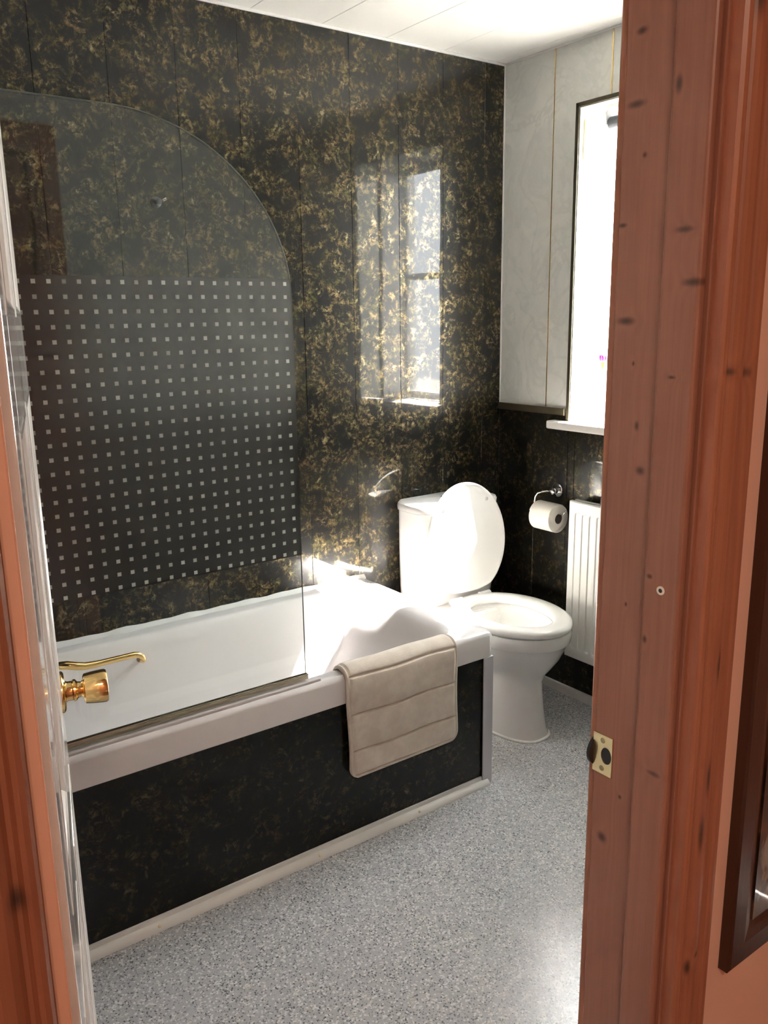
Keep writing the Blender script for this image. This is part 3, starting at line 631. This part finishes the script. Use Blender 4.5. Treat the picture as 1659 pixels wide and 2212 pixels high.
kn = MB().lathe([(.0310, 0), (.0310, .003), (.0285, .0055), (.016, .007), (.0145, .010), (.0145, .016), (.0165, .018), (.0165, .021), (.0125, .024), (.0115, .029), (.0140, .032)], D(ku, 0, kz), dn, 36).build('knob_rose', brass, door, smooth='auto'); kn['label'] = 'brass knob rose and neck'
kb = MB().lathe([(.0001, .0315), (.0195, .0320), (.0225, .0340), (.0240, .045), (.0250, .058), (.0250, .0635), (.0235, .0665), (.0205, .0675), (.0001, .0665)], D(ku, 0, kz), dn, 36).build('knob', brass, door, smooth='auto'); kb['label'] = 'polished brass drum knob'
kp = MB(); dbox(kp, DW - .0005, DW + .001, -.032, -.008, kz - .03, kz + .03); kp.build('latch_plate', brass2, door)
for hz_ in (.25, 1.0, 1.75):
    MB().tube([(LX + .004, YF + .006, hz_ - .038), (LX + .004, YF + .006, hz_ + .038)], .005, 10).build('hinge', brass, door, smooth='auto')

# ================================================================ strike plate and screw cup on the jamb
sp = thing('strike_plate', 'pale brass strike plate on the pine door jamb', 'strike plate', (JX, YF - .012, .905))
def ycirc(y, z, r, n=20): return [(y + r * math.cos(2 * math.pi * k / n), z + r * math.sin(2 * math.pi * k / n)) for k in range(n)]
ya, yb_, za, zb = YF + .001, YF - .029, .880, .934
b = MB()   # plate with a real hole: ring of quads between outline and D hole
hc = (YF - .020, .907); n = 24; out = []; inn = []
for k in range(n):
    a = 2 * math.pi * k / n; c_, s_ = math.cos(a), math.sin(a)
    kx = min((ya - hc[0]) / c_ if c_ > 1e-6 else 9, (yb_ - hc[0]) / c_ if c_ < -1e-6 else 9); kz_ = min((zb - hc[1]) / s_ if s_ > 1e-6 else 9, (za - hc[1]) / s_ if s_ < -1e-6 else 9)
    k_ = min(kx, kz_); out.append((hc[0] + c_ * k_, hc[1] + s_ * k_)); inn.append((hc[0] + c_ * .0083, hc[1] + s_ * .0115))
for tgt in ((ya, za), (ya, zb), (yb_, za), (yb_, zb)):
    i = min(range(n), key=lambda i: (out[i][0] - tgt[0]) ** 2 + (out[i][1] - tgt[1]) ** 2); out[i] = tgt
b.loft([[(JX - .0003, y, z) for y, z in out], [(JX - .0018, y, z) for y, z in out], [(JX - .0018, y, z) for y, z in inn], [(JX - .0003, y, z) for y, z in inn]], cap0=False, cap1=False)
b.build('plate', brass2, sp)
MB().prism([(JX - .0008, hc[0] + .0083 * math.cos(2 * math.pi * k / 20), hc[1] + .0115 * math.sin(2 * math.pi * k / 20)) for k in range(20)], (.0006, 0, 0)).build('latch_hole', black, sp)
for zc in (.888, .9265):
    s_ = MB().lathe([(.0038, .0012), (.0036, .0022), (.0022, .0026), (.0001, .0020)], (JX, YF - .014, zc), (-1, 0, 0), 16).build('screw', M('dull_brass', (.45, .38, .22), .35, metal=1), sp, smooth='auto')
MB().lathe([(.021, 0), (.021, .004), (.016, .007), (.0001, .007)], (JX + .010, YF, .905), (0, 1, 0), 24).build('keeper_lip', black, sp, smooth='auto')
cup = thing('screw_cup', 'small white screw cup with dark hole on the pine door stop', 'screw cup', (JX - .012, -1.934, 1.149))
MB().lathe([(.0052, 0), (.0052, .001), (.0042, .0016), (.0026, .0012), (.0026, 0)], (JX - .012, -1.934, 1.149), (-1, 0, 0), 20).build('rim', M('off_white_plastic', (.75, .73, .68), .4), cup, smooth='auto')
MB().lathe([(.0026, .0002), (.0026, .0008), (.0001, .0008)], (JX - .012, -1.934, 1.149), (-1, 0, 0), 14).build('hole', black, cup)

# ================================================================ picture on the hall wall
pf = thing('picture_frame', 'dark brown wooden framed picture hanging on the pink hallway wall', 'picture frame', (-1.2, YH, .98))
px0, pz0, px1, pz1, fwid, fd = -1.457, .596, -.86, 1.70, .058, .0158
def mitre(pa, pb, qa, qb):   # pa,pb outer corners; qa,qb inner corners (x,z)
    prof = []
    r = []
    for (o, i) in ((pa, qa), (pb, qb)):
        o = Vector((o[0], 0, o[1])); i = Vector((i[0], 0, i[1])); ring_ = []
        for t, d in ((0, 0), (0, fd * .85), (.08, fd), (.55, fd), (.75, fd * .8), (.9, fd * .62), (1, fd * .5), (1, 0)):
            p_ = o.lerp(i, t); ring_.append((p_.x, YH - d, p_.z))
        r.append(ring_)
    return MB().loft(r)
O = [(px0, pz0), (px1, pz0), (px1, pz1), (px0, pz1)]; I = [(px0 + fwid, pz0 + fwid), (px1 - fwid, pz0 + fwid), (px1 - fwid, pz1 - fwid), (px0 + fwid, pz1 - fwid)]
for k in range(4): mitre(O[k], O[(k + 1) % 4], I[k], I[(k + 1) % 4]).build('frame_rail', darkw, pf)
pm_ = M('dim_painting', rough=.3, coat=.6, coatr=.05); g = NG(pm_); P = g.pos(); n1 = g.noise(P, 9, 4, .6, 1.5)
c = g.mix(g.ss(n1, .5, .62), (.012, .008, .006, 1), (.26, .24, .19, 1)); c = g.mix(g.ss(g.noise(P, 6, 2, .5, 1), .55, .65), c, (.10, .045, .02, 1)); g.l(c, g.b.inputs['Base Color'])
MB().box(px0 + fwid - .003, px1 - fwid + .003, YH - .0005, YH - .012, pz0 + fwid - .003, pz1 - fwid + .003).build('painting', pm_, pf)
